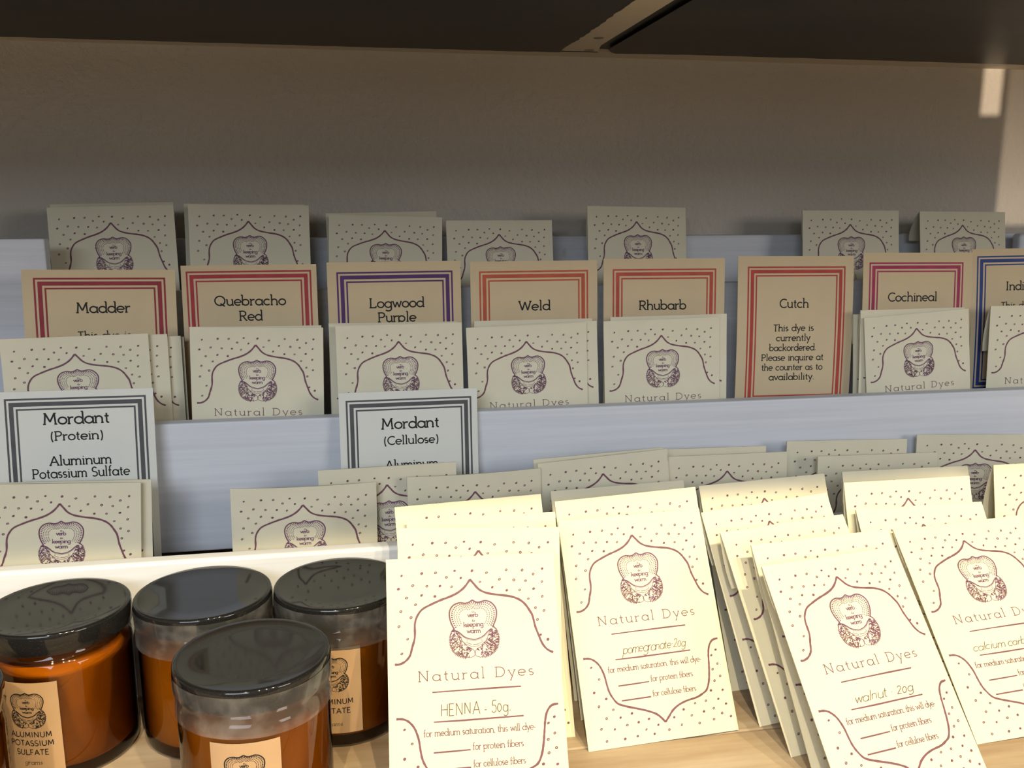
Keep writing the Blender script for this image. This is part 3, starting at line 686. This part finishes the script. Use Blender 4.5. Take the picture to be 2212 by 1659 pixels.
jar('amber_jar', -.1066, .6131, 40, 'middle amber jar of the back row, clear band round its neck, no label in view', True, None)
jar('amber_jar', -.0138, .6125, 75, 'back right amber jar with kraft label, its right side behind the henna packet', True, (-98.5, .0385, .0125, .0752, AA))
jar('amber_jar', -.0646, .5174, 110, 'front amber jar with wide clear band, standing before the others', True, (-92.5, .0395, .009, .0712, AA))
jar('amber_jar', -.2445, .5000, 15, 'amber jar cut off at the lower left corner, only its edge in view', False, None)

# ------------------------------------------------------------------ cards
def card(key, name, label, paper_, bend, ml, mr, mt, lines, bh=1.13, group='printed dye name cards'):
    p = POSES[key]; W, H = p[6], p[7]; t = empty(name, (0, 0, 0), label, 'card', group)
    B = lambda z: bend * (4 * (z / H - .5) ** 2 - 1)
    V = []; FA = []; MI = []; NV = 20
    for s in (0, 1):
        for j in range(NV + 1):
            for u in (0, .5, 1): z = H * (1 - j / NV); V.append(((u - .5) * W, B(z) + s * .0006, z))
    K = 3 * (NV + 1)
    for j in range(NV):
        for i in (0, 1):
            q = (j * 3 + i, j * 3 + i + 1, j * 3 + i + 4, j * 3 + i + 3); FA.append(q[::-1]); FA.append(tuple(K + x for x in q)); MI += [0, 0]
        FA.append((j * 3, j * 3 + 3, K + j * 3 + 3, K + j * 3)[::-1]); FA.append((j * 3 + 2, j * 3 + 5, K + j * 3 + 5, K + j * 3 + 2)); MI += [0, 0]
    for i in (0, 1): FA.append((i, i + 1, K + i + 1, K + i)); FA.append((NV * 3 + i, NV * 3 + i + 1, K + NV * 3 + i + 1, K + NV * 3 + i)[::-1]); MI += [0, 0]
    ink = Ink(); d = 0
    for th_, gap in ((.0125, .0135), (.0285, .0145), (.0115, 0)):
        a, b_, c, e = ml + d, mt + d, 1 - mr - d, mt + bh - d
        ink.rect(a, b_, c, b_ + th_, 0, 2, 1); ink.rect(a, e - th_, c, e, 0, 2, 1)
        ink.rect(a, b_ + th_, a + th_, e - th_, 0, 1, 16); ink.rect(c - th_, b_ + th_, c, e - th_, 0, 1, 16)
        d += th_ + gap
    for L in lines:
        t_, cx, v, wd, xh = L; text(ink, t_, cx, v, width=wd, xh=xh, k=1, track=.13, wgt=.225)
    nb = len(V)
    for (u, v) in ink.v:
        z = H - v * W; V.append(((u - .5) * W, B(z) - .00013, z))
    for f_, k in zip(ink.f, ink.m): FA.append(tuple(nb + i for i in f_)); MI.append(1 + k)
    new_obj('printed_sheet', V, FA, [M[paper_], M['b_' + key], M['black']], t, MI)
    pose(t, p, W, H); return t
XH = .042; XS = .031
def body(cx, v0, st):
    return [('This dye is', cx, v0, .35, XS), ('currently', cx, v0 + st, .295, XS), ('backordered.', cx, v0 + 2 * st, .405, XS), ('Please inquire at', cx, v0 + 3 * st, .54, XS), ('the counter as to', cx, v0 + 4 * st, .53, XS), ('availability.', cx, v0 + 5 * st, .395, XS)]
card('madder', 'dye_name_card', 'buff card reading Madder with dark red border, leftmost of the upper cards', 'buff', .002, .072, .068, .056, [('Madder', .513, .30, .354, XH)] + body(.513, .485, .08))
card('quebracho', 'dye_name_card', 'buff card reading Quebracho Red with red border', 'buff', .001, .036, .039, .043, [('Quebracho', .502, .297, .527, XH), ('Red', .502, .410, .17, XH)])
card('logwood', 'dye_name_card', 'buff card reading Logwood Purple with purple border', 'buff', .001, .069, .062, .073, [('Logwood', .51, .342, .41, XH), ('Purple', .51, .45, .286, XH)])
card('weld', 'dye_name_card', 'buff card reading Weld with orange-red border', 'buff', .001, .068, .074, .074, [('Weld', .4975, .378, .249, XH)] + body(.4975, .57, .08))
card('rhubarb', 'dye_name_card', 'buff card reading Rhubarb with orange-red border', 'buff', .002, .074, .072, .08, [('Rhubarb', .486, .40, .389, XH)] + body(.486, .59, .08))
card('cutch', 'dye_name_card', 'buff card reading Cutch with its whole backordered notice in view', 'buff', .004, .083, .072, .083, [('Cutch', .487, .415, .25, XH)] + body(.487, .605, .0805))
card('cochineal', 'dye_name_card', 'buff card reading Cochineal with magenta border', 'buff', .004, .055, .085, .08, [('Cochineal', .455, .40, .448, XH)] + body(.455, .59, .08))
card('indigo', 'dye_name_card', 'buff card with blue border cut off by the right edge, reading Indi', 'buff', .004, .045, .05, .06, [('Indigo', .44, .35, .27, XH)] + body(.44, .505, .08))
card('mordantP', 'mordant_card', 'pale card with grey border reading Mordant (Protein)', 'pale', .001, .060, .048, .047, [('Mordant', .503, .225, .42, .045), ('(Protein)', .50, .335, .33, .036), ('Aluminum', .515, .505, .39, .038), ('Potassium Sulfate', .515, .590, .617, .038)], group='mordant name cards')
card('mordantC', 'mordant_card', 'pale card with grey border reading Mordant (Cellulose)', 'pale', .001, .049, .043, .057, [('Mordant', .507, .272, .42, .045), ('(Cellulose)', .51, .388, .394, .036), ('Aluminum', .51, .568, .382, .038), ('Acetate', .51, .655, .30, .038)], group='mordant name cards')

# ------------------------------------------------------------------ paper packets
HENNA = ('HENNA - 50g.', .49, .40, .038, .05, .10)
POME = ('pomegranate~20g', .52, .43, .032, .30, .0)
WALN = ('walnut ~ 20g', .50, .42, .030, .28, .06)
CALC = ('calcium carbonate', .50, .56, .028, .30, .04)
GR = {'T': 'packets in the top tier', 'B': 'packets in the middle tier', 'A': 'packets in the lowest tray', 'S': 'packets leaning on the shelf'}
def packet(key, label, kind='belly', hand=None, thick=.0030, flap=(.0034, .030)):
    p = POSES[key]; t = empty('dye_packet', (0, 0, 0), label, 'packet', GR[key[0]])
    b_ = bpy.data.objects.new('pouch', packet_mesh(kind, hand, thick)); COL.objects.link(b_); b_.parent = t
    if flap:
        f_ = bpy.data.objects.new('flap', flap_mesh(kind, *flap)); COL.objects.link(f_); f_.parent = t
    pose(t, p, PW, PH); return t
packet('T1', 'stamped paper packet in the top tier above the Madder card')
packet('T1b', 'plain-edged packet hidden behind the packet above the Madder card', 'flat')
packet('T2', 'stamped packet in the top tier above the Quebracho Red card')
packet('T2b', 'packet peeping out behind the one above the Quebracho Red card', 'flat')
packet('T3', 'stamped packet in the top tier above the Logwood Purple card')
packet('T3b', 'packet standing slightly higher behind the one above the Logwood Purple card', 'flat')
packet('T4', 'low stamped packet in the top tier above the Weld card')
packet('T5', 'tall stamped packet in the top tier above the Rhubarb card', flap=(.006, .045))
packet('T6', 'stamped packet in the top tier between the Cutch and Cochineal cards')
packet('T7', 'top tier packet furthest right, its flap open behind', flap=(.020, .030))
packet('B1', 'front packet of the fanned stack below the Madder card', 'flat', thick=.002)
packet('B1b', 'second packet of the fanned stack below the Madder card', 'flat', thick=.002)
packet('B1c', 'third packet of the fanned stack below the Madder card', 'flat', thick=.002)
packet('B1d', 'rearmost packet of the fanned stack below the Madder card', 'flat', thick=.002)
packet('B2', 'front stamped packet below the Quebracho Red card', thick=.002)
packet('B2b', 'packet whose top edge shows behind the one below Quebracho Red', 'flat', thick=.002)
packet('B3', 'front stamped packet below the Logwood Purple card', thick=.002)
packet('B3b', 'packet set to the left behind the front one below Logwood Purple', 'flat', thick=.002)
packet('B3c', 'rearmost packet below the Logwood Purple card', 'flat', thick=.002)
packet('B4', 'front stamped packet below the Weld card', thick=.002)
packet('B4c', 'packet sticking out to the right behind the front one below Weld', 'flat', thick=.002)
packet('B4b', 'rearmost packet below the Weld card, only its top edge in view', 'flat', thick=.002)
packet('B5', 'front stamped packet below the Rhubarb card', thick=.002)
packet('B5b', 'packet set to the right behind the front one below Rhubarb', 'flat', thick=.002)
packet('B7', 'front stamped packet below the Cochineal card', thick=.002)
packet('B7c', 'packet behind the front one below Cochineal, its top edge just higher', 'flat', thick=.002)
packet('B7b', 'packet set furthest left behind the front one below Cochineal', 'flat', thick=.002)
packet('B8', 'stamped packet before the blue bordered card at the right edge', flap=(.010, .045), thick=.002)
packet('A1', 'stamped packet in front of the Mordant (Protein) card')
packet('A1b', 'packet just behind the one at the Mordant (Protein) card', 'flat', thick=.002)
packet('A2', 'stamped packet with curled top, behind the white rail above the middle jars', 'curl')
packet('A3', 'packet in front of the Mordant (Cellulose) card', 'belly')
packet('A4', 'packet with curled top right of the Mordant (Cellulose) card, above the henna stack', 'curl', flap=(.012, .030))
packet('A5', 'tilted packet in the lowest tray, right of the curled one above the henna stack', thick=.002)
packet('A5b', 'packet whose top edge shows behind the tilted one in the lowest tray', 'flat', thick=.002)
packet('A6', 'lowest tray packet above the gap between the pomegranate and walnut stacks', thick=.002)
packet('A6b', 'lowest tray packet showing only a plain top edge, under the Rhubarb card', 'flat')
packet('A7', 'packet at the back of the lowest tray under the Cutch card', 'flat')
packet('A8', 'packet leaning before the one under the Cutch card, in the lowest tray', thick=.002)
packet('A9', 'packet at the right end of the lowest tray with its emblem half hidden', 'flat')
packet('S1a', 'packet handwritten HENNA, front of its stack beside the jars', hand=HENNA)
packet('S1b', 'packet directly behind the HENNA packet', 'flat')
packet('S1c', 'third packet of the HENNA stack, plain top strip showing', 'flat')
packet('S1d', 'rearmost packet of the HENNA stack', 'flat')
packet('S2a', 'packet handwritten pomegranate, front of its stack', hand=POME)
packet('S2b', 'packet directly behind the pomegranate packet', 'flat')
packet('S2c', 'rearmost packet of the pomegranate stack', 'flat')
packet('S3a', 'packet handwritten walnut, front of its stack', hand=WALN)
packet('S3b', 'packet directly behind the walnut packet', 'flat', flap=(.006, .045))
packet('S3c', 'third packet of the walnut stack, its left corner resting on the shelf', 'belly', flap=(.010, .040))
packet('S3d', 'fourth packet of the walnut stack, set further left', 'belly', flap=(.008, .040))
packet('S3e', 'rearmost packet of the walnut stack', 'flat', flap=(.008, .045))
packet('S4a', 'packet handwritten calcium carbonate, right of the walnut stack', hand=CALC)
packet('S4b', 'packet directly behind the calcium carbonate packet', 'flat', flap=(.008, .040))
packet('S4c', 'third packet of the calcium carbonate stack', 'flat', flap=(.006, .045))
packet('S4d', 'rearmost packet of the calcium carbonate stack', 'flat', flap=(.008, .045))
packet('S5', 'packet at the right edge with an open flap, behind the calcium carbonate stack', flap=(.020, .055))
